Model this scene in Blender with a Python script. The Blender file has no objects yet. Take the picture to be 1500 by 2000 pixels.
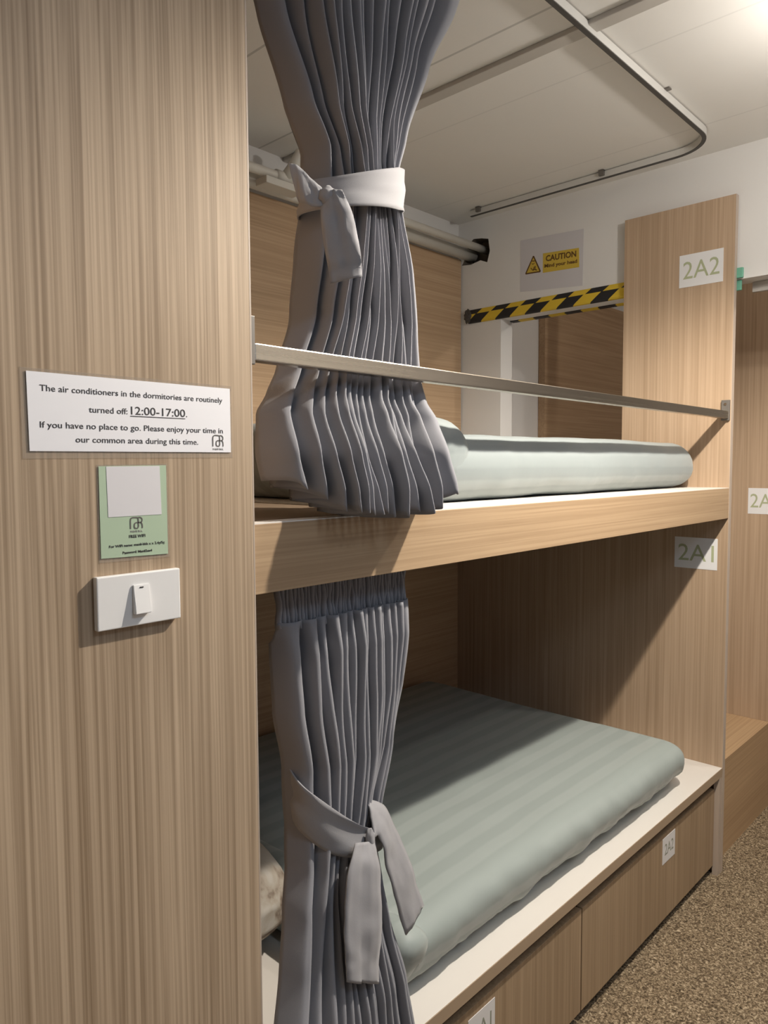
import bpy, bmesh, math, random
from mathutils import Vector, Matrix, noise
S = bpy.context.scene
COL = S.collection
PI = math.pi
random.seed(7)

# ------------------------------------------------------------------ camera
def make_camera():
    f, yaw, pitch, roll = 1442.97, 0.8172, -0.0634, -0.0053
    cy, sy, cp, sp = math.cos(yaw), math.sin(yaw), math.cos(pitch), math.sin(pitch)
    fwd = Vector((sy * cp, cy * cp, sp)); right = Vector((cy, -sy, 0)); up = right.cross(fwd)
    cr, sr = math.cos(roll), math.sin(roll)
    r2 = cr * right + sr * up; u2 = -sr * right + cr * up
    cam = bpy.data.cameras.new('camera'); o = bpy.data.objects.new('camera', cam); COL.objects.link(o)
    m = Matrix((r2, u2, -fwd)).transposed().to_4x4(); m.translation = Vector((-0.6848, -0.9174, 1.5301))
    o.matrix_world = m
    cam.sensor_fit = 'HORIZONTAL'; cam.sensor_width = 36; cam.lens = f * 36 / 1500
    cam.clip_start = 0.02
    S.camera = o
make_camera()

# ------------------------------------------------------------------ light
S.view_settings.view_transform = 'Standard'; S.view_settings.look = 'None'
S.view_settings.gamma = 1; S.view_settings.use_curve_mapping = False
S.view_settings.exposure = 0.0
S.cycles.use_denoising = True
S.cycles.max_bounces = 8
S.cycles.sample_clamp_indirect = 4
W = bpy.data.worlds.new('world'); S.world = W; W.use_nodes = True
W.node_tree.nodes['Background'].inputs[0].default_value = (0.9, 0.95, 1, 1)
W.node_tree.nodes['Background'].inputs[1].default_value = 0.0

def light(name, kind, loc, energy, color, size=0.03, aim=None, **kw):
    d = bpy.data.lights.new(name, kind); d.energy = energy; d.color = color
    if kind == 'AREA': d.size = size
    else: d.shadow_soft_size = size
    for k, v in kw.items(): setattr(d, k, v)
    o = bpy.data.objects.new(name, d); COL.objects.link(o); o.location = loc
    if aim: o.rotation_euler = (Vector(aim) - Vector(loc)).to_track_quat('-Z', 'Y').to_euler()
    return o
light('corridor_lamp', 'SPOT', (0.98, -0.60, 2.43), 138, (1.0, 0.915, 0.80), 0.022, (0.98, -0.60, 0), spot_size=math.radians(164), spot_blend=0.42)
light('corridor_lamp_glow', 'POINT', (1.36, -0.64, 2.44), 16, (1.0, 0.95, 0.88), 0.03)
light('corridor_fill', 'AREA', (0.10, -1.60, 2.62), 9, (0.62, 0.80, 1.0), 0.45, (0.0, -1.1, 0))  # added cool fill from the front, softens shadows; not a modelled fixture
light('left_panel_fill_spot', 'SPOT', (-0.50, -0.90, 2.60), 45, (1.0, 0.93, 0.82), 0.04, (-0.60, -0.10, 0.2), spot_size=math.radians(44), spot_blend=1.0)  # added spot to brighten the lower part of the left panel
light('niche_fill', 'POINT', (2.70, -1.05, 2.45), 18, (1.0, 0.93, 0.84), 0.03)  # added point light that lifts the niche and the neighbouring back panel

# ------------------------------------------------------------------ materials
def nt(name):
    m = bpy.data.materials.new(name); m.use_nodes = True
    t = m.node_tree; b = t.nodes['Principled BSDF']
    return m, t, b
def plain(name, col, rough=0.5, metal=0.0, **kw):
    m, t, b = nt(name)
    b.inputs['Base Color'].default_value = (*col, 1); b.inputs['Roughness'].default_value = rough
    b.inputs['Metallic'].default_value = metal
    for k, v in kw.items(): b.inputs[k].default_value = v
    return m
def N(t, typ, **kw):
    n = t.nodes.new(typ)
    for k, v in kw.items():
        if hasattr(n, k): setattr(n, k, v)
        else: n.inputs[k].default_value = v
    return n
def mixc(t, fac, a, b, blend='MIX'):
    n = t.nodes.new('ShaderNodeMix'); n.data_type = 'RGBA'; n.blend_type = blend
    for sock, v in ((n.inputs[0], fac), (n.inputs[6], a), (n.inputs[7], b)):
        if hasattr(v, 'is_output'): t.links.new(v, sock)
        elif isinstance(v, (int, float)): sock.default_value = v
        else: sock.default_value = (*v, 1)
    return n.outputs[2]
def math_(t, op, a, b=None, c=None):
    n = t.nodes.new('ShaderNodeMath'); n.operation = op
    for i, v in enumerate((a, b, c)):
        if v is None: continue
        if hasattr(v, 'is_output'): t.links.new(v, n.inputs[i])
        else: n.inputs[i].default_value = v
    return n.outputs[0]
def ramp(t, fac, stops):
    n = t.nodes.new('ShaderNodeValToRGB'); t.links.new(fac, n.inputs[0])
    e = n.color_ramp.elements
    while len(e) < len(stops): e.new(0.5)
    for el, (p, c) in zip(e, stops):
        el.position = p; el.color = (*c, 1) if not isinstance(c, (int, float)) else (c, c, c, 1)
    return n.outputs[0]

def wood(name, axis, base, dark, fine=1.0, rough=0.5, rot=0.0, seed=0.0, cross=1.0):
    """oak laminate; axis = direction of the grain in object space"""
    m, t, b = nt(name)
    co = N(t, 'ShaderNodeTexCoord').outputs['Object']
    def mapped(sc_along, sc_cross, off):
        mp = N(t, 'ShaderNodeMapping'); t.links.new(co, mp.inputs[0])
        s = [sc_cross] * 3; s['xyz'.index(axis)] = sc_along
        mp.inputs['Scale'].default_value = s; mp.inputs['Location'].default_value = (off, off * 1.7, off * .6)
        return mp.outputs[0]
    # slow wander of the grain
    wn = N(t, 'ShaderNodeTexNoise', Scale=1.0, Detail=2.0); t.links.new(mapped(1.3, 4.0, seed + 3), wn.inputs['Vector'])
    def grain(sa, sc, off, detail, dist):
        n = N(t, 'ShaderNodeTexNoise', Scale=1.0, Detail=detail, Roughness=0.55, Distortion=dist)
        v = t.nodes.new('ShaderNodeVectorMath'); v.operation = 'MULTIPLY_ADD'
        v.inputs[1].default_value = (0.9,) * 3
        t.links.new(wn.outputs['Color'], v.inputs[0]); t.links.new(mapped(sa, sc, off), v.inputs[2])
        t.links.new(v.outputs[0], n.inputs['Vector']); return n.outputs['Fac']
    g1 = grain(1.3, 195 * cross, seed, 3.0, 0.0)
    g2 = grain(0.9, 70 * cross, seed + 11, 3.0, 0.3)
    g3 = grain(0.55, 7 * cross, seed + 23, 2.0, 0.4)
    f1 = ramp(t, g1, [(0.36, 1.0), (0.62, 0.0)])
    f2 = ramp(t, g2, [(0.32, 1.0), (0.66, 0.0)])
    f3 = ramp(t, g3, [(0.30, 1.0), (0.70, 0.0)])
    s = math_(t, 'ADD', math_(t, 'MULTIPLY', f1, 0.50 * fine), math_(t, 'MULTIPLY', f2, 0.30))
    s = math_(t, 'ADD', s, math_(t, 'MULTIPLY', f3, 0.24))
    # a few small knots
    vo = N(t, 'ShaderNodeTexVoronoi', Scale=1.0); t.links.new(mapped(1.1, 2.6, seed + 5), vo.inputs['Vector'])
    kn = ramp(t, vo.outputs['Distance'], [(0.0, 0.9), (0.035, 0.0)])
    s = math_(t, 'MINIMUM', math_(t, 'ADD', s, kn), 1.0)
    c = mixc(t, s, base, dark)
    t.links.new(c, b.inputs['Base Color'])
    b.inputs['Roughness'].default_value = rough; b.inputs['Specular IOR Level'].default_value = 0.3
    bp = N(t, 'ShaderNodeBump', Strength=0.12, Distance=0.001); t.links.new(s, bp.inputs['Height'])
    bp.invert = True
    t.links.new(bp.outputs[0], b.inputs['Normal'])
    return m
OAK, OAKD = (0.585, 0.45, 0.32), (0.27, 0.19, 0.12)
M = {}
M['oak_v'] = wood('oak_vertical', 'z', OAK, OAKD, 1.15, seed=1.3)
M['oak_end'] = wood('oak_end', 'z', (0.555, 0.405, 0.28), (0.35, 0.24, 0.15), 0.8, seed=4.1, cross=.7)
M['oak_h'] = wood('oak_horizontal', 'x', (0.56, 0.39, 0.245), (0.36, 0.235, 0.135), 0.8, seed=8.0, cross=.8)
M['oak_beam'] = wood('oak_beam', 'x', (0.54, 0.385, 0.24), (0.365, 0.245, 0.145), 0.9, seed=2.2)
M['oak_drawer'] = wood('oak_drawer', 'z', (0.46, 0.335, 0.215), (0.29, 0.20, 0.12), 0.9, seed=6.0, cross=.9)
M['oak_step'] = wood('oak_step', 'x', (0.56, 0.38, 0.22), (0.38, 0.245, 0.135), 0.8, seed=9.0)
M['oak_edge'] = plain('oak_edge_band', (0.42, 0.31, 0.21), 0.5)
M['edge_grey'] = plain('panel_edge_band', (0.50, 0.41, 0.335), 0.5)
M['white_lam'] = plain('white_laminate', (0.80, 0.755, 0.70), 0.45)
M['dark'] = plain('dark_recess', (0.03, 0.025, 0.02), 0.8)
M['carcass'] = plain('carcass_board', (0.20, 0.14, 0.09), 0.8)

def wall_mat(name, col, seams=()):
    m, t, b = nt(name)
    tc = N(t, 'ShaderNodeTexCoord').outputs['Object']
    n = N(t, 'ShaderNodeTexNoise', Scale=3.0, Detail=4.0); t.links.new(tc, n.inputs['Vector'])
    c = mixc(t, math_(t, 'MULTIPLY', n.outputs['Fac'], 0.16), col, tuple(k * 0.72 for k in col))
    if seams:
        sx = N(t, 'ShaderNodeSeparateXYZ'); t.links.new(tc, sx.inputs[0])
        for x, w, d in seams:
            g = math_(t, 'LESS_THAN', math_(t, 'ABSOLUTE', math_(t, 'SUBTRACT', sx.outputs[0], x)), w)
            c = mixc(t, math_(t, 'MULTIPLY', g, d), c, tuple(k * 0.4 for k in col))
    t.links.new(c, b.inputs['Base Color']); b.inputs['Roughness'].default_value = 0.75
    n2 = N(t, 'ShaderNodeTexNoise', Scale=45.0, Detail=3.0); t.links.new(tc, n2.inputs['Vector'])
    bp = N(t, 'ShaderNodeBump', Strength=0.10, Distance=0.004); t.links.new(n2.outputs['Fac'], bp.inputs['Height'])
    t.links.new(bp.outputs[0], b.inputs['Normal'])
    return m
M['wall'] = wall_mat('white_wall_paint', (0.79, 0.77, 0.745))
M['ceiling'] = wall_mat('ceiling_paint', (0.80, 0.775, 0.735), ((0.985, 0.004, .55), (1.32, 0.003, .18), (0.60, 0.004, .55), (1.9, .003, .2)))
M['trim'] = plain('ceiling_batten_paint', (0.50, 0.47, 0.43), 0.6)
M['pipe'] = plain('painted_pipe', (0.66, 0.63, 0.57), 0.5)
M['hole'] = wall_mat('broken_plaster', (0.16, 0.13, 0.10))

def carpet():
    m, t, b = nt('speckled_carpet')
    tc = N(t, 'ShaderNodeTexCoord').outputs['Object']
    dn = N(t, 'ShaderNodeTexNoise', Scale=60.0, Detail=2.0); t.links.new(tc, dn.inputs['Vector'])
    v = t.nodes.new('ShaderNodeVectorMath'); v.operation = 'MULTIPLY_ADD'; v.inputs[1].default_value = (.02,) * 3
    t.links.new(dn.outputs['Color'], v.inputs[0]); t.links.new(tc, v.inputs[2])
    n = N(t, 'ShaderNodeTexNoise', Scale=150.0, Detail=3.0, Roughness=0.65); t.links.new(v.outputs[0], n.inputs['Vector'])
    n2 = N(t, 'ShaderNodeTexNoise', Scale=4.0, Detail=2.0); t.links.new(tc, n2.inputs['Vector'])
    c = ramp(t, n.outputs['Fac'], [(0.32, (0.045, 0.032, 0.020)), (0.46, (0.20, 0.145, 0.09)), (0.56, (0.40, 0.305, 0.195)), (0.70, (0.80, 0.66, 0.47))])
    c = mixc(t, math_(t, 'MULTIPLY', n2.outputs['Fac'], 0.25), c, (0.12, 0.10, 0.075))
    t.links.new(c, b.inputs['Base Color']); b.inputs['Roughness'].default_value = 0.95
    b.inputs['Specular IOR Level'].default_value = 0.05
    bp = N(t, 'ShaderNodeBump', Strength=0.8, Distance=0.008); t.links.new(n.outputs['Fac'], bp.inputs['Height'])
    t.links.new(bp.outputs[0], b.inputs['Normal'])
    return m
M['carpet'] = carpet()

def fabric(name, col, rough=0.85, sheen=0.25, weave=900, var=0.10, bump=0.25):
    m, t, b = nt(name)
    tc = N(t, 'ShaderNodeTexCoord').outputs['Object']
    n = N(t, 'ShaderNodeTexNoise', Scale=float(weave), Detail=1.0); t.links.new(tc, n.inputs['Vector'])
    n2 = N(t, 'ShaderNodeTexNoise', Scale=6.0, Detail=3.0); t.links.new(tc, n2.inputs['Vector'])
    c = mixc(t, math_(t, 'MULTIPLY', n2.outputs['Fac'], var * 2), col, tuple(k * 0.7 for k in col))
    c = mixc(t, math_(t, 'MULTIPLY', n.outputs['Fac'], 0.25), c, tuple(k * 0.7 for k in col))
    t.links.new(c, b.inputs['Base Color']); b.inputs['Roughness'].default_value = rough
    b.inputs['Sheen Weight'].default_value = sheen; b.inputs['Specular IOR Level'].default_value = 0.15
    bp = N(t, 'ShaderNodeBump', Strength=bump, Distance=0.0006); t.links.new(n.outputs['Fac'], bp.inputs['Height'])
    t.links.new(bp.outputs[0], b.inputs['Normal'])
    return m
M['curtain'] = fabric('grey_curtain_cloth', (0.285, 0.285, 0.31))
M['curtain_tie'] = fabric('grey_tie_cloth', (0.355, 0.348, 0.362))
def sheet(name, a, bcol, period):
    """satin stripe bed linen: stripes run along the bed's length and over its edge"""
    m, t, b = nt(name)
    tc = N(t, 'ShaderNodeTexCoord').outputs['Object']
    sx = N(t, 'ShaderNodeSeparateXYZ'); t.links.new(tc, sx.inputs[0])
    u = math_(t, 'SUBTRACT', sx.outputs[1], sx.outputs[2])
    fr = math_(t, 'FRACT', math_(t, 'MULTIPLY', u, 1.0 / period))
    tri = math_(t, 'ABSOLUTE', math_(t, 'SUBTRACT', fr, 0.5))
    st = ramp(t, tri, [(0.19, 0.0), (0.31, 1.0)])
    n2 = N(t, 'ShaderNodeTexNoise', Scale=7.0, Detail=3.0); t.links.new(tc, n2.inputs['Vector'])
    c = mixc(t, st, a, bcol)
    c = mixc(t, math_(t, 'MULTIPLY', n2.outputs['Fac'], 0.15), c, tuple(k * .75 for k in a))
    t.links.new(c, b.inputs['Base Color'])
    r = math_(t, 'ADD', math_(t, 'MULTIPLY', st, 0.18), 0.42); t.links.new(r, b.inputs['Roughness'])
    b.inputs['Sheen Weight'].default_value = 0.1; b.inputs['Specular IOR Level'].default_value = 0.35
    return m
M['sheet'] = sheet('sage_satin_stripe_sheet', (0.39, 0.435, 0.415), (0.335, 0.378, 0.36), 0.075)
M['sheet_up'] = sheet('pale_sage_stripe_sheet', (0.305, 0.342, 0.345), (0.265, 0.30, 0.303), 0.07)
def pillow_mat():
    m, t, b = nt('marbled_pillowcase')
    tc = N(t, 'ShaderNodeTexCoord').outputs['Object']
    n = N(t, 'ShaderNodeTexNoise', Scale=11.0, Detail=5.0, Distortion=1.2); t.links.new(tc, n.inputs['Vector'])
    c = ramp(t, n.outputs['Fac'], [(0.36, (0.15, 0.105, 0.075)), (0.47, (0.38, 0.33, 0.27)), (0.6, (0.46, 0.43, 0.385))])
    t.links.new(c, b.inputs['Base Color']); b.inputs['Roughness'].default_value = 0.8
    return m
M['pillow'] = pillow_mat()
M['blanket'] = fabric('cream_blanket', (0.66, 0.60, 0.52), weave=500)
def chrome():
    m, t, b = nt('polished_steel')
    tc = N(t, 'ShaderNodeTexCoord').outputs['Object']
    mp = N(t, 'ShaderNodeMapping'); mp.inputs['Scale'].default_value = (1.5, 160, 160); t.links.new(tc, mp.inputs[0])
    n = N(t, 'ShaderNodeTexNoise', Scale=1.0, Detail=2.0); t.links.new(mp.outputs[0], n.inputs['Vector'])
    b.inputs['Metallic'].default_value = 1; b.inputs['Base Color'].default_value = (0.64, 0.57, 0.47, 1)
    r = math_(t, 'ADD', math_(t, 'MULTIPLY', n.outputs['Fac'], 0.12), 0.20); t.links.new(r, b.inputs['Roughness'])
    return m
M['chrome'] = chrome()
M['bracket'] = plain('grey_metal_bracket', (0.17, 0.155, 0.14), 0.45, 0.3)
M['paper'] = plain('white_paper', (0.90, 0.89, 0.92), 0.5)
M['paper_dim'] = plain('sign_paper', (0.62, 0.60, 0.62), 0.6)
M['card'] = plain('white_number_card', (0.80, 0.79, 0.79), 0.5)
M['ink'] = plain('black_ink', (0.035, 0.03, 0.03), 0.6)
M['ink_grey'] = plain('grey_ink', (0.13, 0.12, 0.11), 0.6)
M['ink_pale'] = plain('pale_grey_ink', (0.32, 0.31, 0.29), 0.6)
M['olive'] = plain('olive_number_print', (0.42, 0.45, 0.28), 0.6)
M['olive_dim'] = plain('faded_olive_print', (0.30, 0.31, 0.25), 0.6)
M['green_card'] = plain('pale_green_card', (0.46, 0.58, 0.42), 0.45)
M['qr_white'] = plain('white_print', (0.74, 0.72, 0.74), 0.5)
M['plastic'] = plain('white_switch_plastic', (0.87, 0.86, 0.85), 0.35)
M['yellow'] = plain('sign_yellow', (0.62, 0.44, 0.06), 0.5)
M['brown_ink'] = plain('brown_ink', (0.12, 0.055, 0.015), 0.6)
M['green_foam'] = plain('green_tape', (0.16, 0.42, 0.30), 0.6)
M['track'] = plain('white_track_paint', (0.60, 0.585, 0.55), 0.5)
M['track_slot'] = plain('track_slot', (0.07, 0.065, 0.06), 0.6)
def laminate():
    m, t, b = nt('clear_laminate_film')
    b.inputs['Base Color'].default_value = (0.55, 0.47, 0.38, 1); b.inputs['Roughness'].default_value = 0.15
    b.inputs['Alpha'].default_value = 0.22
    return m
M['film'] = laminate()
def hazard():
    m, t, b = nt('hazard_stripe_foam')
    tc = N(t, 'ShaderNodeTexCoord').outputs['Object']
    sx = N(t, 'ShaderNodeSeparateXYZ'); t.links.new(tc, sx.inputs[0])
    row = math_(t, 'GREATER_THAN', sx.outputs[2], 0.041)
    u = math_(t, 'ADD', math_(t, 'MULTIPLY', sx.outputs[1], 6.4), math_(t, 'MULTIPLY', sx.outputs[2], 8.0))
    u = math_(t, 'ADD', u, math_(t, 'MULTIPLY', row, 0.54))
    f = math_(t, 'FRACT', u)
    k = math_(t, 'LESS_THAN', f, 0.5)
    c = mixc(t, k, (0.72, 0.50, 0.04), (0.018, 0.018, 0.02))
    t.links.new(c, b.inputs['Base Color']); b.inputs['Roughness'].default_value = 0.55
    return m
M['hazard'] = hazard()

# ------------------------------------------------------------------ object helpers
def link_obj(name, me, mat, parent=None, smooth=False):
    o = bpy.data.objects.new(name, me); COL.objects.link(o)
    if mat: me.materials.append(mat)
    if parent: o.parent = parent
    if smooth:
        for p in me.polygons: p.use_smooth = True
    return o
ROOTS = {}
def thing(name, label, cat, loc=(0, 0, 0), group=None):
    o = bpy.data.objects.new(name, None); COL.objects.link(o); o.location = loc; o.empty_display_size = .05
    o['label'] = label; o['category'] = cat
    if group: o['group'] = group
    return o
def tag(o, label, cat, group=None):
    o['label'] = label; o['category'] = cat
    if group: o['group'] = group
    return o
def world_origin(o):
    v = Vector((0, 0, 0))
    while o: v = v + o.location; o = o.parent
    return v
def obj(name, bm, mat, parent=None, smooth=False, base=None):
    """verts given in world space; shifted so the origin is the parent's (or base)"""
    off = world_origin(parent) if parent else Vector(base or (0, 0, 0))
    bmesh.ops.translate(bm, verts=bm.verts, vec=-off)
    bmesh.ops.recalc_face_normals(bm, faces=bm.faces)
    me = bpy.data.meshes.new(name); bm.to_mesh(me); bm.free()
    o = link_obj(name, me, mat, parent, smooth)
    if not parent: o.location = off
    return o
def struct(o): o['kind'] = 'structure'; return o
def box_into(bm, x0, x1, y0, y1, z0, z1, bev=0.0):
    r = bmesh.ops.create_cube(bm, size=1.0)
    vs = r['verts']
    for v in vs:
        v.co = Vector(((x0 + x1) / 2 + v.co.x * (x1 - x0), (y0 + y1) / 2 + v.co.y * (y1 - y0), (z0 + z1) / 2 + v.co.z * (z1 - z0)))
    if bev:
        es = list({e for v in vs for e in v.link_edges})
        bmesh.ops.bevel(bm, geom=es, offset=bev, segments=2, profile=0.6, affect='EDGES')
    return bm
def box(x0, x1, y0, y1, z0, z1, bev=0.0): return box_into(bmesh.new(), x0, x1, y0, y1, z0, z1, bev)
def prism(poly, axis, a, b):
    """extrude polygon given in the two other axes (x,z for 'y'; y,z for 'x'; x,y for 'z')"""
    bm = bmesh.new()
    def P(p, k):
        return {'y': (p[0], k, p[1]), 'x': (k, p[0], p[1]), 'z': (p[0], p[1], k)}[axis]
    va = [bm.verts.new(P(p, a)) for p in poly]; vb = [bm.verts.new(P(p, b)) for p in poly]
    bm.faces.new(va); bm.faces.new(vb[::-1])
    for i in range(len(poly)):
        j = (i + 1) % len(poly); bm.faces.new((va[i], va[j], vb[j], vb[i]))
    return bm
def tube_into(bm, pts, r, seg=14, cap=True):
    pts = [Vector(p) for p in pts]; rings = []
    for i, p in enumerate(pts):
        d = (pts[min(i + 1, len(pts) - 1)] - pts[max(i - 1, 0)]).normalized()
        up = Vector((0, 0, 1)) if abs(d.z) < .9 else Vector((1, 0, 0))
        a = d.cross(up).normalized(); b = a.cross(d)
        rr = r[i] if isinstance(r, (list, tuple)) else r
        rings.append([bm.verts.new(p + rr * (math.cos(2 * PI * k / seg) * a + math.sin(2 * PI * k / seg) * b)) for k in range(seg)])
    for A, B in zip(rings, rings[1:]):
        for k in range(seg): bm.faces.new((A[k], A[(k + 1) % seg], B[(k + 1) % seg], B[k]))
    if cap: bm.faces.new(rings[0]); bm.faces.new(rings[-1][::-1])
    return bm
def sweep_profile(path, prof, closed=True):
    """path: list of (pos, side) ; prof: list of (s, z)"""
    bm = bmesh.new(); rings = []
    for p, s in path:
        rings.append([bm.verts.new(Vector(p) + Vector(s) * a + Vector((0, 0, b))) for a, b in prof])
    n = len(prof)
    for A, B in zip(rings, rings[1:]):
        for k in range(n): bm.faces.new((A[k], A[(k + 1) % n], B[(k + 1) % n], B[k]))
    bm.faces.new(rings[0]); bm.faces.new(rings[-1][::-1])
    return bm
def catmull(pts, n):
    pts = [Vector(p) for p in pts]; P = [2 * pts[0] - pts[1]] + pts + [2 * pts[-1] - pts[-2]]
    out = []
    m = len(pts) - 1
    for i in range(n + 1):
        t = i / n * m; k = min(int(t), m - 1); u = t - k
        a, b, c, d = P[k:k + 4]
        out.append(0.5 * ((2 * b) + (c - a) * u + (2 * a - 5 * b + 4 * c - d) * u * u + (3 * b - a - 3 * c + d) * u ** 3))
    return out
def ribbon(lefts, rights, n=30, m=8, thick=0.003, wob=0.0, crease=0.0, seed=0.0):
    """cloth strip between two edge curves with wrinkles; solid of given thickness"""
    L, R = catmull(lefts, n), catmull(rights, n)
    bm = bmesh.new(); top = []; bot = []
    grid = []
    for i in range(n + 1):
        row = []
        for j in range(m + 1):
            u = j / m; p = L[i].lerp(R[i], u)
            row.append(p)
        grid.append(row)
    def normal(i, j):
        a = grid[min(i + 1, n)][j] - grid[max(i - 1, 0)][j]; b = grid[i][min(j + 1, m)] - grid[i][max(j - 1, 0)]
        c = a.cross(b); return c.normalized() if c.length > 1e-9 else Vector((0, -1, 0))
    nrm = [[normal(i, j) for j in range(m + 1)] for i in range(n + 1)]
    for i in range(n + 1):
        ta, tb = [], []
        for j in range(m + 1):
            p = grid[i][j]; u = j / m
            d = wob * (noise.noise(Vector((i / n * 4 + seed, u * 2.2, seed))) + .5 * noise.noise(Vector((i / n * 9, u * 5 + seed, 3))))
            d += crease * math.exp(-((u - .5) / .05) ** 2) + .4 * wob * math.sin(PI * u)
            q = p + nrm[i][j] * d
            ta.append(bm.verts.new(q + nrm[i][j] * thick / 2)); tb.append(bm.verts.new(q - nrm[i][j] * thick / 2))
        top.append(ta); bot.append(tb)
    for i in range(n):
        for j in range(m):
            bm.faces.new((top[i][j], top[i + 1][j], top[i + 1][j + 1], top[i][j + 1]))
            bm.faces.new((bot[i][j], bot[i][j + 1], bot[i + 1][j + 1], bot[i + 1][j]))
    for i in range(n):
        bm.faces.new((top[i][0], bot[i][0], bot[i + 1][0], top[i + 1][0])); bm.faces.new((top[i][m], top[i + 1][m], bot[i + 1][m], bot[i][m]))
    for j in range(m):
        bm.faces.new((top[0][j], top[0][j + 1], bot[0][j + 1], bot[0][j])); bm.faces.new((top[n][j], bot[n][j], bot[n][j + 1], top[n][j + 1]))
    return bm
def text_bm(s, width=None, size=0.01, align='CENTER', ext=0.0002, bold=0.0):
    cu = bpy.data.curves.new('lettering', 'FONT'); cu.body = s; cu.size = size; cu.align_x = align
    cu.extrude = ext; cu.offset = bold; cu.resolution_u = 3
    o = bpy.data.objects.new('lettering', cu); COL.objects.link(o)
    dg = bpy.context.evaluated_depsgraph_get(); dg.update()
    me = bpy.data.meshes.new_from_object(o.evaluated_get(dg))
    bm = bmesh.new(); bm.from_mesh(me)
    bpy.data.objects.remove(o); bpy.data.curves.remove(cu); bpy.data.meshes.remove(me)
    return bm
def put_text(dst, s, frame, a0, a1, base, height=None, size=0.01, bold=0.0, dz=0.0, slope=0.0):
    """lay a line of text on a plane. frame=(origin, right, up, out); spans a0..a1 along right, baseline at base; height = cap height"""
    bm = text_bm(s, size=size, align='LEFT', bold=bold * size)
    xs = [v.co.x for v in bm.verts]; x0, x1 = min(xs), max(xs)
    k = (a1 - a0) / (x1 - x0)
    capk = (height / (0.73 * size)) if height else k
    O, R, U, D = [Vector(v) for v in frame]
    for v in bm.verts:
        a = a0 + (v.co.x - x0) * k
        v.co = O + R * a + U * (base + slope * (a - a0) + v.co.y * capk) + D * (v.co.z + dz)
    me = bpy.data.meshes.new('tmp'); bm.to_mesh(me); bm.free(); dst.from_mesh(me); bpy.data.meshes.remove(me)
def stroke_into(bm, pts, w, frame, dz=0.0, th=0.0003):
    O, R, U, D = [Vector(v) for v in frame]
    P = [Vector((p[0], p[1], 0)) for p in pts]; L = []; Rr = []
    for i, p in enumerate(P):
        d = (P[min(i + 1, len(P) - 1)] - P[max(i - 1, 0)]).normalized(); n = Vector((-d.y, d.x, 0)) * w / 2
        for lst, q in ((L, p + n), (Rr, p - n)):
            lst.append([bm.verts.new(O + R * q.x + U * q.y + D * (dz + h)) for h in (0, th)])
    for i in range(len(P) - 1):
        bm.faces.new((L[i][1], L[i + 1][1], Rr[i + 1][1], Rr[i][1])); bm.faces.new((L[i][0], Rr[i][0], Rr[i + 1][0], L[i + 1][0]))
        bm.faces.new((L[i][0], L[i + 1][0], L[i + 1][1], L[i][1])); bm.faces.new((Rr[i][0], Rr[i][1], Rr[i + 1][1], Rr[i + 1][0]))
def logo_bm(x0, x1, z0, z1, frame, w):
    """line emblem: a left post that arches over into a small loop, and a second arch with a leg"""
    bm = bmesh.new(); X = lambda u: x0 + (x1 - x0) * u; Z = lambda v: z0 + (z1 - z0) * v
    def path(pts, n=26): return [(X(p.x), Z(p.y)) for p in catmull([(a, b, 0) for a, b in pts], n)]
    a = [(0.03, 0), (0.03, .4), (.04, .8), (.16, .97), (.4, .99), (.6, .95), (.66, .8), (.66, .5), (.66, .2), (.6, .04), (.48, .01), (.36, .08), (.33, .28), (.38, .46), (.52, .52), (.66, .52), (.82, .52), (.94, .4), (.97, .2), (.97, 0)]
    stroke_into(bm, path(a, 70), w, frame)
    b = [(.66, .97), (.82, .97), (.94, .86), (.96, .72), (.92, .58), (.82, .52)]
    stroke_into(bm, path(b, 16), w, frame)
    return bm

def soft_box(x0, x1, y0, y1, z0, z1, r, res, fn=None):
    """rounded box with subdivided faces, for mattresses and pillows"""
    nx, ny, nz = [max(2, int(round((b - a) / res))) for a, b in ((x0, x1), (y0, y1), (z0, z1))]
    bm = bmesh.new(); idx = {}
    def V(i, j, k):
        if (i, j, k) not in idx:
            p = Vector((x0 + (x1 - x0) * i / nx, y0 + (y1 - y0) * j / ny, z0 + (z1 - z0) * k / nz))
            c = Vector((min(max(p.x, x0 + r), x1 - r), min(max(p.y, y0 + r), y1 - r), min(max(p.z, z0 + r), z1 - r)))
            d = p - c
            if d.length > 1e-6: p = c + d.normalized() * r
            idx[(i, j, k)] = bm.verts.new(fn(p) if fn else p)
        return idx[(i, j, k)]
    for i in range(nx):
        for j in range(ny):
            for k in (0, nz): bm.faces.new((V(i, j, k), V(i + 1, j, k), V(i + 1, j + 1, k), V(i, j + 1, k)))
    for i in range(nx):
        for k in range(nz):
            for j in (0, ny): bm.faces.new((V(i, j, k), V(i + 1, j, k), V(i + 1, j, k + 1), V(i, j, k + 1)))
    for j in range(ny):
        for k in range(nz):
            for i in (0, nx): bm.faces.new((V(i, j, k), V(i, j + 1, k), V(i, j + 1, k + 1), V(i, j, k + 1)))
    return bm

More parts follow.
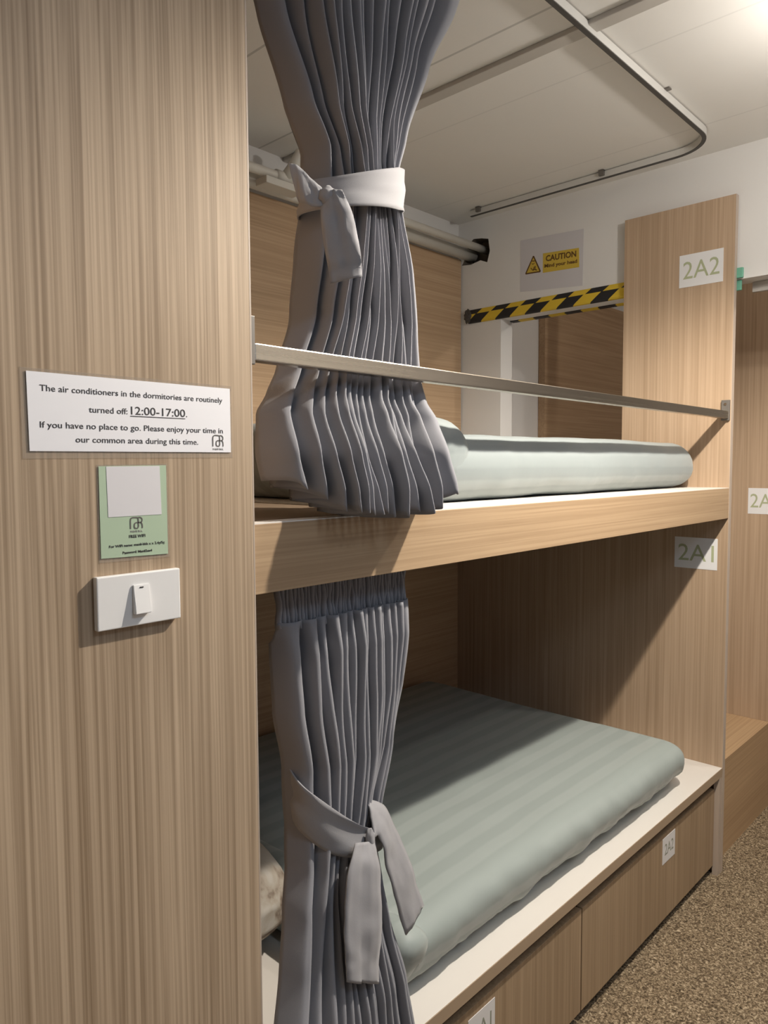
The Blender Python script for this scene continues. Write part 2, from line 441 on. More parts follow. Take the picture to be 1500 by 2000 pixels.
# ------------------------------------------------------------------ setting
L = 2.117; ZT, ZB = 1.442, 1.331; BASE = 0.404; D = 1.23; CEIL = 2.655
struct(obj('floor', box(-2.3, 5.2, -1.95, 1.40, -0.05, 0), M['carpet']))
struct(obj('ceiling', box(-2.3, 5.2, -1.95, 1.40, CEIL, CEIL + .08), M['ceiling']))
struct(obj('wall_back', box(-2.3, 5.2, 1.252, 1.40, 0, CEIL), M['wall']))
struct(obj('wall_front', box(-2.3, 5.2, -2.05, -1.95, 0, CEIL), M['curtain']))
struct(obj('wall_left', box(-2.4, -2.3, -1.95, 1.40, 0, CEIL), M['wall']))
struct(obj('wall_right', box(5.2, 5.3, -1.95, 1.40, 0, CEIL), M['wall']))
struct(obj('trim_1', box(1.094, 1.140, -1.94, 1.25, CEIL - .014, CEIL, .003), M['trim']))
# ceiling beam across the room with a broken hole for the pipes
def ceiling_beam():
    bm = prism([(-1.95, 2.187), (1.252, 2.187), (1.252, CEIL), (-1.95, CEIL)], 'x', 2.15, 2.242)
    o = obj('beam', bm, M['wall'])
    hole = [(1.232, 2.463), (1.205, 2.505), (1.196, 2.55), (1.165, 2.572), (1.12, 2.566), (1.082, 2.556), (1.074, 2.50), (1.088, 2.452), (1.125, 2.468), (1.18, 2.458)]
    cbm = prism(hole, 'x', 2.10, 2.225)
    c = obj('cutter', cbm, M['hole'])
    md = o.modifiers.new('b', 'BOOLEAN'); md.object = c; md.operation = 'DIFFERENCE'; md.solver = 'EXACT'
    dg = bpy.context.evaluated_depsgraph_get(); dg.update()
    me = bpy.data.meshes.new_from_object(o.evaluated_get(dg)); o.modifiers.clear(); o.data = me
    bpy.data.objects.remove(c)
    me.materials.clear(); me.materials.append(M['wall']); me.materials.append(M['hole'])
    for p in me.polygons:
        cc = p.center
        inside = 1.07 < cc.y < 1.24 and 2.44 < cc.z < 2.58 and cc.x > 2.151 and cc.x < 2.24
        p.material_index = 1 if inside else 0
    return struct(o)
ceiling_beam()
struct(obj('pillar', box(2.15, 2.242, 1.012, 1.252, 0, 2.187), M['wall']))

# ------------------------------------------------------------------ left panel
t = thing('wooden_panel', 'tall oak-look panel at the near end of the bunk, carrying the notices and light switch', 'wooden panel', (-0.6, 0, 0))
obj('panel', box(-1.2, -0.002, -0.003, 0.018, 0, CEIL - .002), M['oak_v'], t)
e = obj('edge_band', box(-0.002, 0.0005, -0.0032, 0.018, 0, CEIL - .002), M['edge_grey'], t); e['label'] = 'thin pale edge band'
PANEL_Y = -0.003

# ------------------------------------------------------------------ bunk bed
t = thing('bunk_bed', 'built-in two-level wooden bunk with white shelf tops and drawers under the lower bed', 'bunk bed', (L / 2, D / 2, 0))
BUNK = t
obj('end_panel', prism([(0, 0), (D, 0), (D, 1.44), (0.412, 1.44), (0.412, 2.479), (0, 2.479)], 'x', L, L + .024), M['oak_end'], t)
e = obj('end_panel_edge', box(L, L + .024, -.0012, .0, 0, 2.479), M['edge_grey'], t); e['label'] = 'greyish edge band on the end panel'
obj('near_side_panel', box(-.02, -.0005, .02, D, 0, 2.479), M['oak_end'], t)
obj('back_panel', box(-.02, L + .024, D, D + .02, 0, 2.486), M['oak_h'], t)
obj('upper_rail_board', box(0.0012, L, 0.0, .026, ZB, ZT - .002, .0012), M['oak_beam'], t)
obj('upper_deck', box(0, L, .026, D, 1.395, ZT - .001), M['carcass'], t)
e = obj('deck_surface', box_into(box(0.001, L, .0008, .035, ZT - .002, ZT), .42, L, .0355, D, ZT - .002, ZT), M['white_lam'], t); e['label'] = 'white laminate top of the upper deck'
e = obj('base_top', box(0.001, L, .001, D, .375, BASE, .001), M['white_lam'], t); e['label'] = 'white laminate shelf under the lower mattress'
obj('base_edge_band', box(0.001, L, -.001, .001, .373, BASE - .0006), M['oak_edge'], t)
obj('carcass', box(0.001, L, .085, D, 0.0, .375), M['carcass'], t)
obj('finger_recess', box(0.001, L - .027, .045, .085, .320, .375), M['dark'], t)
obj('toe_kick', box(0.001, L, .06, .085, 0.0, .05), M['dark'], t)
e = obj('filler_post', box(L - .026, L - .0005, .0, .020, 0, .3725, .001), M['edge_grey'], t); e['label'] = 'narrow pale filler beside the drawers'
for x0, x1 in ((0.004, 1.083), (1.089, L - .029)):
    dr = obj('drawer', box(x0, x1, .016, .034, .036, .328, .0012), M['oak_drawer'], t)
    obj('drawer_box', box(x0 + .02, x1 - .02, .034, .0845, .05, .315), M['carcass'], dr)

# guard rail
t = thing('guard_rail', 'shiny square steel guard rail across the front of the upper bunk', 'rail', (L / 2, .015, 1.69))
obj('bar', box(0.012, L - .004, .004, .027, 1.6905, 1.717, .002), M['chrome'], t)
for x0, x1 in ((0.0006, .011), (L - .012, L - .0006)):
    bm = box(x0, x1, .002, .030, 1.684, 1.757, .0012)
    br = obj('bracket', bm, M['bracket'], t)
    bm = bmesh.new(); xm = x1 if x0 < 1 else x0
    tube_into(bm, [(xm - .001, .016, 1.742), (xm + (.002 if x0 < 1 else -.002), .016, 1.742)], .005, 10)
    obj('screw', bm, M['chrome'], br)

# ------------------------------------------------------------------ curtains
def lerp_table(tab, z):
    tab = sorted(tab)
    if z <= tab[0][0]: return tab[0][1:]
    for a, b in zip(tab, tab[1:]):
        if z <= b[0]:
            k = (z - a[0]) / (b[0] - a[0]); k = k * k * (3 - 2 * k) * .35 + k * .65
            return [p + (q - p) * k for p, q in zip(a[1:], b[1:])]
    return tab[-1][1:]
def curtain_cloth(tab, widths, z_top, hem, rows=110, per=14, amp_fn=None, seed=0.0, shear=None, thick=0.0016, env_fn=None):
    """pleated cloth. tab rows: z, xc, yc, a, b. widths: relative width of each pleat. hem(u) -> z of the hem"""
    tot = sum(widths); edges = [0]
    for w in widths: edges.append(edges[-1] + w / tot)
    us = []
    for k, w in enumerate(widths):
        n = per if w < 1.6 else per + 8
        for q in range(n): us.append((k, q / n))
    us.append((len(widths) - 1, 1.0))
    bm = bmesh.new(); grid = []
    for i in range(rows + 1):
        s = i / rows; row = []
        for k, q in us:
            u = edges[k] + (edges[k + 1] - edges[k]) * q
            z = z_top + (hem(u) + .007 * noise.noise(Vector((k * 2.7 + seed, 4.4, 0))) * s - z_top) * s
            xc, yc, a, b = lerp_table(tab, z)
            # slow lateral wander of every pleat
            jit = noise.noise(Vector((k * 3.1 + seed, s * 3.2, 1.7)))
            jit2 = noise.noise(Vector((k * 1.7, s * 4.5 + seed, 7.7)))
            uu = u + 0.018 * jit * math.sin(PI * min(1, s * 3)) * math.sin(PI * u)
            c = 2 * uu - 1
            env = math.sqrt(max(0.0, 1 - (abs(c) ** 2.6)))            # round bundle
            flat = env_fn(z) if env_fn else 0.5
            pl = (edges[k + 1] - edges[k])
            ph = q - .5
            # pleat: rounded front, deep narrow valley at q=0/1
            w = 1 - abs(2 * ph) ** 2.8
            depth = b * (amp_fn(z) if amp_fn else 1.0) * (0.55 + 0.45 * env) * (1 + .30 * jit2)
            over = math.sin(2 * PI * q) * pl * .03 * (1 + .4 * jit)   # folds lap over one another
            front = yc - b * (1 - flat + flat * env) + (b * .42 * jit2)
            x = xc + a * (c + 2 * over * .5)
            y = front + depth * (1 - w) + .0015 * noise.noise(Vector((u * 30, z * 9, seed)))
            dz = 0
            if shear: x, y = shear(u, z, x, y)
            row.append(bm.verts.new((x, y, z)))
        grid.append(row)
    for A, B in zip(grid, grid[1:]):
        for j in range(len(A) - 1): bm.faces.new((A[j], B[j], B[j + 1], A[j + 1]))
    return bm
def solidify(o, th):
    md = o.modifiers.new('thickness', 'SOLIDIFY'); md.thickness = th; md.offset = 1
def ring_band(xc, yc, a, b, zf, hf, th0=0, th1=2 * PI, n=72, seed=0, wob=.003):
    lefts, rights = [], []
    for i in range(n + 1):
        q = th0 + (th1 - th0) * i / n
        x, y = xc + a * math.cos(q), yc + b * math.sin(q); z, h = zf(q), hf(q)
        lefts.append((x, y, z + h)); rights.append((x, y, z - h))
    return ribbon(lefts, rights, n=n * 2, m=10, thick=.003, wob=wob, seed=seed)

# upper curtain
UT = [(2.64, .30, .050, .36, .030), (2.600, .295, .050, .352, .030), (2.450, .285, .055, .284, .034), (2.300, .276, .060, .211, .042), (2.150, .277, .070, .140, .052), (2.080, .288, .075, .103, .058), (2.000, .297, .075, .101, .058),
      (1.900, .307, .080, .128, .052), (1.800, .313, .088, .154, .046), (1.700, .294, .082, .181, .040), (1.655, .277, .072, .195, .044), (1.620, .259, .060, .207, .060), (1.550, .226, .034, .193, .092), (1.490, .222, .016, .191, .096), (1.430, .224, .012, .191, .096)]
UW = [2.4, 2.1, 1.5, 1.0, .9, 1.1, .85, 1.0, .9, 1.1, .8, 1.0, .9, .8, 1.1, 1.0, 2.6]
def u_hem(u):
    pts = [(0, 1.505), (.1, 1.492), (.25, 1.462), (.45, 1.446), (.65, 1.446), (.8, 1.452), (.9, 1.47), (1, 1.487)]
    for (a, p), (b, q) in zip(pts, pts[1:]):
        if u <= b: return p + (q - p) * (u - a) / (b - a) + .004 * math.sin(u * 70)
    return pts[-1][1]
def sstep(t):
    t = max(0.0, min(1.0, t)); return t * t * (3 - 2 * t)
def u_shear(u, z, x, y):
    # the near third of the cloth turns back into the bunk
    k = max(0.0, (.36 - u) / .36); k = k * k * (3 - 2 * k)
    w = .016 + .050 * sstep((z - 2.06) / .3) + .022 * sstep((1.98 - z) / .25)
    return x + w * k, y + w * k
t = thing('curtain', 'grey pleated curtain tied back at the left end of the upper bunk', 'curtain', (.295, .05, 1.43))
o = obj('cloth', curtain_cloth(UT, UW, 2.622, u_hem, rows=130, seed=2.0,
        amp_fn=lambda z: 1.5 - .2 * sstep((1.85 - z) / .2), env_fn=lambda z: .6 - .35 * sstep((z - 2.12) / .3) - .35 * sstep((1.75 - z) / .2), shear=u_shear), M['curtain'], t, True); solidify(o, .0014)
tie = obj('tie', ring_band(.292, .075, .112, .080, lambda q: 2.024 + .030 * math.cos(q) + .006 * math.sin(q),
          lambda q: .0375 - .012 * max(0, math.cos(q - math.radians(205))), seed=3, wob=.004), M['curtain_tie'], t, True)
bm = bmesh.new()
bmesh.ops.create_uvsphere(bm, u_segments=18, v_segments=12, radius=1)
for v in bm.verts:
    n_ = 1 + .22 * noise.noise(v.co * 2.3)
    v.co = Vector((.176 + v.co.x * .020 * n_, .012 + v.co.y * .014 * n_, 1.976 + v.co.z * .017 * n_))
obj('knot', bm, M['curtain_tie'], tie, True)
obj('tail', ribbon([(.165, .018, 1.985), (.158, .014, 1.95), (.163, .013, 1.90), (.173, .013, 1.86), (.178, .013, 1.835)],
                   [(.182, -.012, 1.985), (.196, -.022, 1.95), (.205, -.026, 1.91), (.211, -.027, 1.88), (.216, -.025, 1.848)], wob=.006, crease=-.003, seed=5), M['curtain_tie'], tie, True)
obj('tail', ribbon([(.168, .014, 1.985), (.148, .022, 2.000), (.128, .034, 2.020), (.117, .045, 2.024)],
                   [(.170, .012, 1.962), (.152, .020, 1.957), (.139, .032, 1.962), (.135, .042, 1.966)], wob=.004, seed=9), M['curtain_tie'], tie, True)

# lower curtain
LT = [(1.40, .261, .088, .165, .026), (1.330, .261, .085, .165, .028), (1.250, .261, .080, .163, .038), (1.200, .256, .075, .158, .044), (1.100, .249, .070, .147, .046), (1.000, .239, .060, .120, .046), (.900, .213, .048, .094, .046),
      (.840, .190, .036, .088, .046), (.780, .176, .020, .101, .046), (.700, .165, .000, .119, .046), (.600, .151, -.032, .145, .046), (.500, .139, -.052, .160, .048), (.400, .132, -.065, .174, .048), (.250, .132, -.068, .19, .05)]
LW = [2.6, 1.7, 1.4, 1.3, 1.2, 1.0, .95, .9, .8, .9, .8, .9, .8, .9, 1.7]
t = thing('curtain', 'grey gathered curtain tied back at the left end of the lower bunk', 'curtain', (.2, .05, .25))
def l_amp(z):
    if z > 1.225: return .35 + .9 * min(1, (1.262 - z) / .037)
    return 1.5
o = obj('cloth', curtain_cloth(LT, LW, 1.262, lambda u: .26, rows=130, seed=11.0, amp_fn=l_amp, env_fn=lambda z: .6 - .3 * sstep((z - 1.0) / .25)), M['curtain'], t, True); solidify(o, .0014)
HT = [(1.40, .261, .080, .165, .014), (1.22, .261, .076, .163, .016)]
o = obj('header_tape', curtain_cloth(HT, [1 + .3 * math.sin(i * 2.3) for i in range(40)], 1.388, lambda u: 1.247 + .004 * math.sin(u * 60), rows=12, per=8, seed=4.0, env_fn=lambda z: .1), M['curtain'], t, True); solidify(o, .0014)
tie = obj('tie', ring_band(.213, .045, .096, .070, lambda q: .905 - .042 * math.cos(q) + .038 * math.sin(q),
          lambda q: .043 - .020 * max(0, math.cos(q - math.radians(290))) ** 3, seed=13, wob=.005), M['curtain_tie'], t, True)
bm = bmesh.new()
bmesh.ops.create_uvsphere(bm, u_segments=18, v_segments=12, radius=1)
for v in bm.verts:
    n_ = 1 + .25 * noise.noise(v.co * 2.1 + Vector((5, 0, 0)))
    v.co = Vector((.219 + v.co.x * .009 * n_, -.032 + v.co.y * .008 * n_, .868 + v.co.z * .022 * n_))
obj('knot', bm, M['curtain_tie'], tie, True)
obj('tail', ribbon([(.180, -.034, .880), (.146, -.050, .845), (.128, -.060, .78), (.122, -.068, .72), (.119, -.074, .682)],
                   [(.222, -.036, .868), (.216, -.056, .835), (.206, -.070, .76), (.198, -.074, .70), (.190, -.078, .643)], wob=.005, crease=-.004, seed=15), M['curtain_tie'], tie, True)
obj('tail', ribbon([(.228, -.035, .872), (.240, -.034, .868), (.250, -.040, .815), (.270, -.046, .745), (.292, -.05, .668)],
                   [(.245, .005, .925), (.285, -.005, .900), (.308, -.020, .835), (.332, -.034, .765), (.350, -.044, .695)], wob=.005, seed=17), M['curtain_tie'], tie, True)

# ceiling curtain track
t = thing('curtain_track', 'white ceiling track bending round the front and far end of the upper bunk', 'curtain track', (1.0, .04, 2.626))
path = [((-.0 + .004, .04, 0), (0, -1, 0)), ((1.0, .04, 0), (0, -1, 0)), ((1.888, .04, 0), (0, -1, 0))]
for i in range(1, 13):
    q = i / 12 * PI / 2
    path.append(((1.888 + .14 * math.sin(q), .18 - .14 * math.cos(q), 0), (math.sin(q), -math.cos(q), 0)))
path.append(((2.028, 1.09, 0), (1, 0, 0)))
obj('rail', sweep_profile([((p[0], p[1], 2.627), s) for p, s in path], [(-.008, .001), (.008, .001), (.008, .024), (-.008, .024)]), M['track'], t)
obj('slot', sweep_profile([((p[0], p[1], 2.626), s) for p, s in path], [(-.0068, .0), (.0068, .0), (.0068, .0022), (-.0068, .0022)]), M['track_slot'], t)
for x, y, ax in ((.5, .04, 'x'), (1.575, .04, 'x'), (2.028, .46, 'y'), (2.028, 1.04, 'y')):
    if ax == 'x': bm = box(x - .010, x + .010, y - .022, y + .024, 2.650, CEIL - .0005, .001); box_into(bm, x - .010, x + .010, y + .009, y + .014, 2.634, 2.653)
    else: bm = box(x - .024, x + .016, y - .010, y + .010, 2.650, CEIL - .0005, .001); box_into(bm, x - .022, x - .009, y - .010, y + .010, 2.634, 2.653)
    obj('clip', bm, M['bracket'], t)
t = thing('curtain_track', 'plain white track under the upper deck holding the lower curtain', 'curtain track', (1.0, .08, 1.395))
obj('rail', box(.01, L - .01, .074, .088, 1.378, 1.3948), M['track'], t)

# ------------------------------------------------------------------ bedding
def matt_fn(x0, x1, y0, z0, z1, under, bulge, seed, gather=.004):
    def fn(p):
        p = p.copy(); h = (p.z - z0) / (z1 - z0)
        f = max(0.0, 1 - (p.y - y0) / .16)                       # near the front face
        p.y += f * under * max(0.0, 1 - h) ** 1.6
        p.y -= f * bulge * math.sin(PI * min(1, max(0, h))) * (.6 + .4 * math.sin(p.x * 3 + seed))
        wr = noise.noise(Vector((p.x * 16 + seed, h * 2.2, 1))) + .7 * noise.noise(Vector((p.x * 38 + h * 4, h * 2 + seed, 5))) * (1.5 - h)
        p.y += f * gather * wr * (1.25 - h)
        p.z += f * .006 * noise.noise(Vector((p.x * 5, seed, 2))) * (1 if h < .2 else .3)
        g = max(0.0, 1 - (x1 - p.x) / .12)
        p.x -= g * .05 * h ** 2 + g * .006 * noise.noise(Vector((p.y * 14, h * 4, seed)))
        if h > .6:
            p.z += .006 * noise.noise(Vector((p.x * 2.2 + seed, p.y * 2.2, 0))) + .003 * noise.noise(Vector((p.x * 7, p.y * 7, seed)))
        return p
    return fn
o = obj('mattress', soft_box(.375, 1.905, .030, 1.222, BASE + .002, .566, .070, .018, matt_fn(.04, 1.905, .030, BASE, .566, .050, .012, 3.0, .008)), M['sheet'], None, True, base=(1.0, .6, BASE))
tag(o, 'sage striped mattress on the white shelf of the lower bunk', 'mattress')
o = obj('mattress', soft_box(.50, 2.105, .105, 1.222, ZT + .002, 1.606, .075, .02, matt_fn(.04, 2.105, .105, ZT, 1.606, .0, .006, 8.0, .003)), M['sheet_up'], None, True, base=(1.0, .6, ZT))
tag(o, 'pale sage striped mattress on the upper bunk behind the steel rail', 'mattress')
def quilt_fn(y0, z0, z1, under, seed, amp, dome, x1):
    def fn(p):
        p = p.copy(); h = (p.z - z0) / (z1 - z0)
        f = max(0.0, 1 - (p.y - y0) / .14)
        p.y += f * under * max(0.0, 1 - h) ** 1.6
        wr = noise.noise(Vector((p.x * 30 + seed + h * 3, h * 1.6, 1))) + .7 * noise.noise(Vector((p.x * 70 + h * 5, h * 2 + seed, 5)))
        p.y += f * amp * wr * (1.2 - h)
        if h > .55: p.z += dome * math.sin(PI * min(1, max(0, (x1 - p.x) / .5))) + .004 * noise.noise(Vector((p.x * 6, p.y * 6, seed)))
        g = max(0.0, 1 - (x1 - p.x) / .08)
        p.x -= g * .02 * (1 - math.sin(PI * min(1, max(0, h))))
        return p
    return fn
o = obj('folded_quilt', soft_box(.365, .475, .012, 1.18, BASE + .006, .576, .045, .016, quilt_fn(.012, BASE, .576, .085, 4.0, .006, .006, .475)), M['sheet'], None, True, base=(.25, .6, BASE))
tag(o, 'sage striped cover wrapped over the near end of the lower mattress', 'quilt')
o = obj('folded_quilt', soft_box(.49, .735, .098, 1.18, ZT + .004, 1.628, .075, .016, quilt_fn(.098, ZT, 1.628, .012, 14.0, .005, .022, .735)), M['sheet_up'], None, True, base=(.3, .6, ZT))
tag(o, 'pale bulging quilt beside the hem of the upper curtain', 'quilt')
# pillow at the near end of the lower bed
def pil(p):
    c = Vector((.18, .64, .53)); d = p - c
    k = 1 - .45 * (abs(d.y) / .26) ** 4
    q = Vector((c.x + d.x, c.y + d.y, c.z + d.z * max(.3, k)))
    q += Vector((0, .006 * noise.noise(q * 8), .010 * noise.noise(q * 6)))
    q.z = max(q.z, BASE + .002); return q
o = obj('pillow', soft_box(.015, .366, .34, .90, BASE + .004, .675, .065, .02, pil), M['pillow'], None, True, base=(.18, .64, BASE))
tag(o, 'brown and white marbled pillow behind the lower curtain', 'pillow')

# ------------------------------------------------------------------ notices on the left panel
F = ((0, PANEL_Y, 0), (1, 0, 0), (0, 0, 1), (0, -1, 0))
t = thing('notice', 'white laminated notice about the air conditioners on the left wooden panel', 'notice', (-.187, PANEL_Y, 1.595))
def sheet_quad(c, y0, y1):
    bm = prism([(c[0][0], c[0][1]), (c[1][0], c[1][1]), (c[2][0], c[2][1]), (c[3][0], c[3][1])], 'y', y0, y1); return bm
e = obj('laminate', sheet_quad([(-.337, 1.648), (-.038, 1.647), (-.038, 1.5425), (-.337, 1.540)], PANEL_Y - .0008, PANEL_Y - .0002), M['film'], t); e['label'] = 'clear laminate border'
obj('paper', sheet_quad([(-.330, 1.644), (-.0415, 1.643), (-.0415, 1.550), (-.329, 1.549)], PANEL_Y - .0016, PANEL_Y - .0008), M['paper'], t)
bm = bmesh.new(); z_ = .0017
put_text(bm, 'The air conditioners in the dormitories are routinely', F, -.315, -.055, 1.6215, .0078, dz=z_, bold=.004)
put_text(bm, 'turned off:', F, -.255, -.203, 1.5985, .0078, dz=z_, bold=.004)
put_text(bm, '12:00-17:00', F, -.198, -.117, 1.5985, .0110, dz=z_, bold=.004)
put_text(bm, '.', F, -.1155, -.114, 1.5985, .0100, dz=z_)
put_text(bm, 'If you have no place to go. Please enjoy your time in', F, -.316, -.055, 1.5775, .0078, dz=z_, bold=.004)
put_text(bm, 'our common area during this time.', F, -.273, -.097, 1.5605, .0078, dz=z_, bold=.004)
stroke_into(bm, [(-.199, 1.5962), (-.117, 1.5962)], .0009, F, z_)
obj('lettering', bm, M['ink'], t)
e = logo_bm(-.073, -.0545, 1.5585, 1.5745, ((0, PANEL_Y - .0017, 0), (1, 0, 0), (0, 0, 1), (0, -1, 0)), .0016)
obj('emblem', e, M['ink_grey'], t)
bm = bmesh.new(); put_text(bm, 'MANII BKK', F, -.0728, -.0548, 1.5532, .0027, dz=z_)
obj('small_lettering', bm, M['ink_pale'], t)

t = thing('wifi_card', 'pale green laminated card with a blank white square above the light switch', 'card', (-.196, PANEL_Y, 1.47))
e = obj('laminate', sheet_quad([(-.247, 1.5325), (-.146, 1.5335), (-.146, 1.405), (-.247, 1.406)], PANEL_Y - .0008, PANEL_Y - .0002), M['film'], t); e['label'] = 'clear laminate border'
obj('paper', sheet_quad([(-.2445, 1.5305), (-.1485, 1.5315), (-.1485, 1.4095), (-.2445, 1.4115)], PANEL_Y - .0014, PANEL_Y - .0008), M['green_card'], t)
obj('white_square', sheet_quad([(-.2345, 1.530), (-.1585, 1.5305), (-.157, 1.4645), (-.2335, 1.4645)], PANEL_Y - .0018, PANEL_Y - .0014), M['qr_white'], t)
obj('emblem', logo_bm(-.2035, -.1855, 1.4475, 1.4625, ((0, PANEL_Y - .0015, 0), (1, 0, 0), (0, 0, 1), (0, -1, 0)), .0016), M['ink_grey'], t)
bm = bmesh.new(); put_text(bm, 'MANII BKK', F, -.2032, -.186, 1.4425, .0028, dz=.0015)
obj('small_lettering', bm, M['ink_pale'], t)
bm = bmesh.new()
put_text(bm, 'FREE WIFI', F, -.2055, -.182, 1.4355, .0040, dz=.0015, bold=.02)
put_text(bm, 'For WiFi name: manii-bkk x x 2.4g/5g', F, -.2335, -.1535, 1.4245, .0034, dz=.0015, bold=.02)
put_text(bm, 'Password: Manii2ex4', F, -.2150, -.1725, 1.4150, .0034, dz=.0015, bold=.02)
obj('lettering', bm, M['ink'], t)

# switch
t = thing('light_switch', 'white rectangular light switch below the green card on the left panel', 'light switch', (-.196, PANEL_Y, 1.354))
bm = prism([(-.256, 1.319), (-.136, 1.319), (-.136, 1.389), (-.256, 1.389)], 'y', PANEL_Y - .0105, PANEL_Y)
bmesh.ops.bevel(bm, geom=[e_ for e_ in bm.edges], offset=.002, segments=3, profile=.6, affect='EDGES')
obj('plate', bm, M['plastic'], t)
bm = bmesh.new()
y_ = PANEL_Y - .0105
rv = [bm.verts.new(p) for p in ((-.2075, y_, 1.374), (-.1845, y_, 1.374), (-.1845, y_, 1.335), (-.2075, y_, 1.335), (-.2075, y_ - .0025, 1.374), (-.1845, y_ - .0025, 1.374), (-.1845, y_ - .0085, 1.3355), (-.2075, y_ - .0085, 1.3355))]
for f_ in ((0, 1, 2, 3), (4, 7, 6, 5), (0, 4, 5, 1), (3, 2, 6, 7), (0, 3, 7, 4), (1, 5, 6, 2)): bm.faces.new([rv[i] for i in f_])
bmesh.ops.bevel(bm, geom=list(bm.edges), offset=.0007, segments=2, affect='EDGES')
rk = obj('rocker', bm, M['plastic'], t)
obj('mark', box(-.1985, -.1935, y_ - .0040, y_ - .003, 1.3695, 1.3708), M['ink'], rk)

# number cards
def card_on_x(x, y0, y1, z0, z1, txt, label, mat=M['card'], ink=M['olive']):
    """card on a panel that faces -x; y0 is the edge towards the corridor"""
    t = thing('number_card', label, 'number card', (x, (y0 + y1) / 2, (z0 + z1) / 2), None)
    obj('card', prism([(y0, z0), (y1, z0), (y1, z1), (y0, z1)], 'x', x - .0012, x), mat, t)
    fr = ((x - .0013, y1, 0), (0, -1, 0), (0, 0, 1), (-1, 0, 0)); w = y1 - y0; h = z1 - z0
    bm = bmesh.new(); put_text(bm, txt, fr, w * .09, w * .92, z0 + h * .25, h * .56)
    obj('lettering', bm, ink, t)
def card_on_y(y, x0, x1, z0, z1, txt, label):
    t = thing('number_card', label, 'number card', ((x0 + x1) / 2, y, (z0 + z1) / 2))
    obj('card', prism([(x0, z0), (x1, z0), (x1, z1), (x0, z1)], 'y', y - .0012, y), M['card'], t)
    fr = ((x0, y - .0013, 0), (1, 0, 0), (0, 0, 1), (0, -1, 0)); w = x1 - x0; h = z1 - z0
    bm = bmesh.new(); put_text(bm, txt, fr, w * .16, w * .86, z0 + h * .30, h * .46)
    obj('lettering', bm, M['olive_dim'], t)
card_on_x(L, .038, .195, 2.182, 2.300, '2A2', 'white card reading 2A2 near the top of the bunk end panel')
card_on_x(L, .035, .192, 1.137, 1.2535, '2A1', 'white card reading 2A1 on the end panel of the lower bunk')
card_on_y(.016, 1.620, 1.720, .229, .315, '2A2', 'small card reading 2A2 on the far drawer front')
card_on_y(.016, .572, .674, .219, .305, '2A1', 'small card reading 2A1 on the near drawer front')

# ------------------------------------------------------------------ far end: pipes, signs, hazard strips
t = thing('pipe', 'thin white pipe along the top of the back wall running into the wall hole', 'pipe', (1.2, 1.13, 2.52))
bm = bmesh.new(); tube_into(bm, [(-.01, 1.128, 2.522), (1.1, 1.128, 2.522), (2.215, 1.128, 2.522)], .0165, 18)
obj('tube', bm, M['pipe'], t, True)
bm = bmesh.new(); tube_into(bm, [(.96, 1.128, 2.522), (1.02, 1.128, 2.522)], .022, 18); tube_into(bm, [(1.0, 1.128, 2.522), (1.012, 1.09, 2.56), (1.02, 1.06, 2.60)], .019, 14)
obj('tee_fitting', bm, M['pipe'], t, True)
o = obj('pipe', tube_into(bmesh.new(), [(-.01, 1.196, 2.512), (1.0, 1.196, 2.510), (2.19, 1.196, 2.505)], [.026, .026, .026], 20), M['pipe'], None, True, base=(1.1, 1.196, 2.51))
tag(o, 'thicker white pipe resting along the top of the bunk back panel', 'pipe')
o = obj('junction_box', box(.90, 1.06, 1.10, 1.16, 2.478, 2.502, .003), M['pipe'], None, base=(1.0, 1.13, 2.48)); tag(o, 'flat white pipe clamp under the fitting near the ceiling', 'pipe clamp')

t = thing('caution_sign', 'laminated caution sign with yellow panel on the white beam above the hazard strip', 'sign', (2.15, .76, 2.39))
XF = 2.15
obj('paper', prism([(.910, 2.290), (.608, 2.267), (.606, 2.497), (.910, 2.512)], 'x', XF - .0012, XF), M['paper_dim'], t)
obj('yellow_panel', prism([(.796, 2.352), (.624, 2.345), (.626, 2.424), (.796, 2.434)], 'x', XF - .0018, XF - .0012), M['yellow'], t)
fr = ((XF - .0019, 0, 0), (0, -1, 0), (0, 0, 1), (-1, 0, 0))
bm = bmesh.new()
put_text(bm, 'CAUTION', fr, -.782, -.638, 2.3985, .0245, bold=.03, slope=-.05)
put_text(bm, 'Mind your head', fr, -.788, -.634, 2.3725, .0150, bold=.03, slope=-.05)
obj('lettering', bm, M['brown_ink'], t)
tri = [(-.882, 2.363), (-.808, 2.360), (-.843, 2.432)]
bm = prism([(.882, 2.363), (.808, 2.360), (.843, 2.432)], 'x', XF - .0018, XF - .0012)
tr = obj('warning_triangle', bm, M['yellow'], t)
bm = bmesh.new()
for a, b in zip(tri, tri[1:] + tri[:1]): stroke_into(bm, [a, b], .0055, fr)
bm2 = bm
stroke_into(bm, [(-.850, 2.412), (-.836, 2.410)], .004, fr)                   # low beam
stroke_into(bm, [(-.851, 2.402), (-.845, 2.397), (-.838, 2.402)], .003, fr)
stroke_into(bm, [(-.856, 2.383), (-.846, 2.372), (-.838, 2.386)], .004, fr)    # ducking figure
stroke_into(bm, [(-.846, 2.372), (-.836, 2.375), (-.826, 2.369)], .005, fr)
stroke_into(bm, [(-.836, 2.375), (-.833, 2.388)], .004, fr)
obj('pictogram', bm, M['brown_ink'], tr)

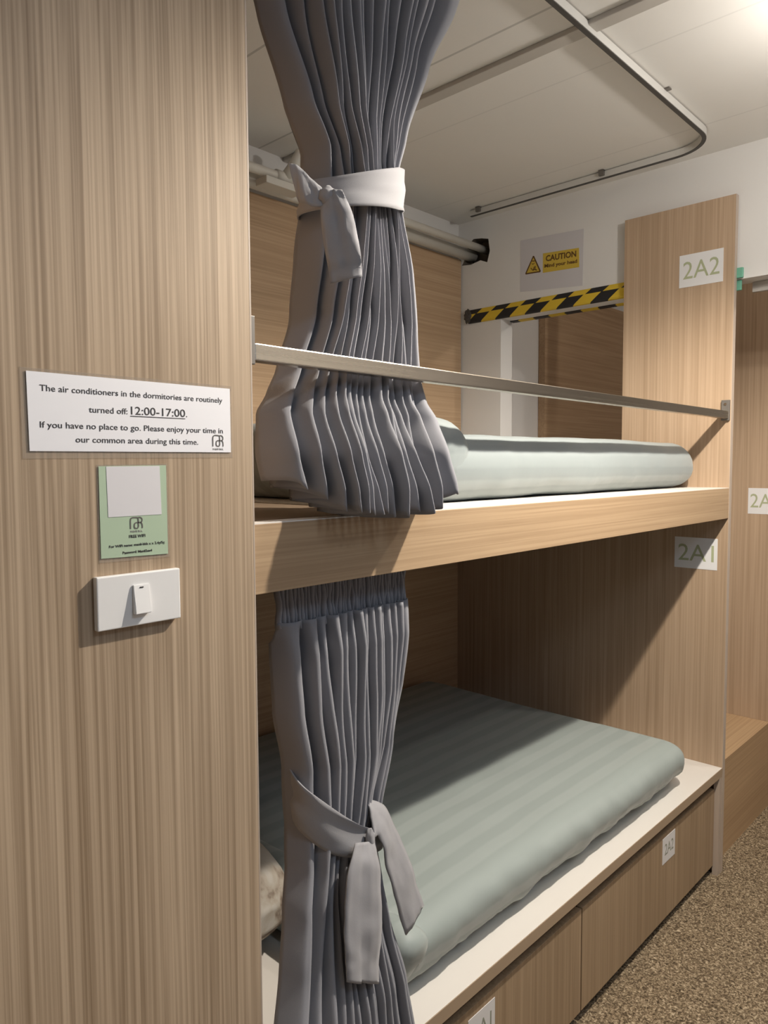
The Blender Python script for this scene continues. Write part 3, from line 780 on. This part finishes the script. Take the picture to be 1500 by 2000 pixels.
t = thing('hazard_strip', 'yellow and black foam edge strip along the front of the beam', 'hazard strip', (2.15, .65, 2.187))
obj('strip', prism([(2.150, 2.187), (2.142, 2.189), (2.139, 2.195), (2.141, 2.228), (2.147, 2.249), (2.150, 2.250)], 'y', .415, 1.190), M['hazard'], t)
bm = bmesh.new()
bmesh.ops.create_uvsphere(bm, u_segments=16, v_segments=10, radius=1)
for v in bm.verts:
    k = 1 + .45 * noise.noise(v.co * 2.6)
    v.co = Vector((2.141 + v.co.x * .008 * k, 1.190 + v.co.y * .020 * k, 2.220 + v.co.z * .030 * k))
e = obj('crumpled_end', bm, M['track_slot'], t); e['label'] = 'crumpled black tape end'
t = thing('hazard_strip', 'second hazard strip under the rear edge of the beam', 'hazard strip', (2.24, .65, 2.187))
obj('strip', prism([(2.222, 2.187), (2.222, 2.183), (2.250, 2.181), (2.250, 2.20), (2.2425, 2.20), (2.2425, 2.187)], 'y', .02, 1.01), M['hazard'], t)

t = thing('corner_guard', 'small green tape guard on the beam beside the bunk end panel', 'corner guard', (2.148, -.01, 2.187))
obj('pad', box(2.138, 2.1495, -.022, .024, 2.1895, 2.226, .003), M['green_foam'], t)
e = obj('flap', box(2.158, 2.166, -.012, .02, 2.150, 2.1865, .002), M['green_foam'], t)
o = obj('cover_strip', box(2.225, 2.240, -.30, -.028, 2.150, 2.1862, .002), M['trim'], None, base=(2.23, -.1, 2.15)); tag(o, 'short pale strip fixed under the beam at the right edge', 'cover strip')

# ------------------------------------------------------------------ neighbouring bunk and the step between
t = thing('step_box', 'low wooden step beyond the bunk end panel, at the foot of the neighbouring bunk', 'step', (2.48, .6, 0))
obj('front_board', box(L + .026, 3.30, .036, .054, 0, .384), M['oak_step'], t)
obj('tread', box(L + .026, 3.30, .054, 1.01, .366, .384), M['oak_step'], t)
t = thing('bunk_bed', 'neighbouring wooden bunk beyond the step at the right edge', 'bunk bed', (3.6, .6, 0))
obj('end_panel', prism([(.040, .3845), (D - .022, .3845), (D - .022, 1.44), (0.412, 1.44), (0.412, 2.479), (.040, 2.479)], 'x', 2.82, 2.844), M['oak_end'], t)
obj('back_panel', box(2.862, 4.95, D - .02, D + .02, 0, 2.486), M['oak_h'], t)
obj('upper_deck', box(2.844, 4.95, 0.04, D - .02, ZB, ZT), M['oak_beam'], t)
obj('base', box(3.302, 4.95, 0.04, D - .022, 0, BASE), M['oak_drawer'], t)
card_on_x(2.82, .043, .148, 1.306, 1.420, '2A', 'white card at the right edge on the neighbouring bunk')
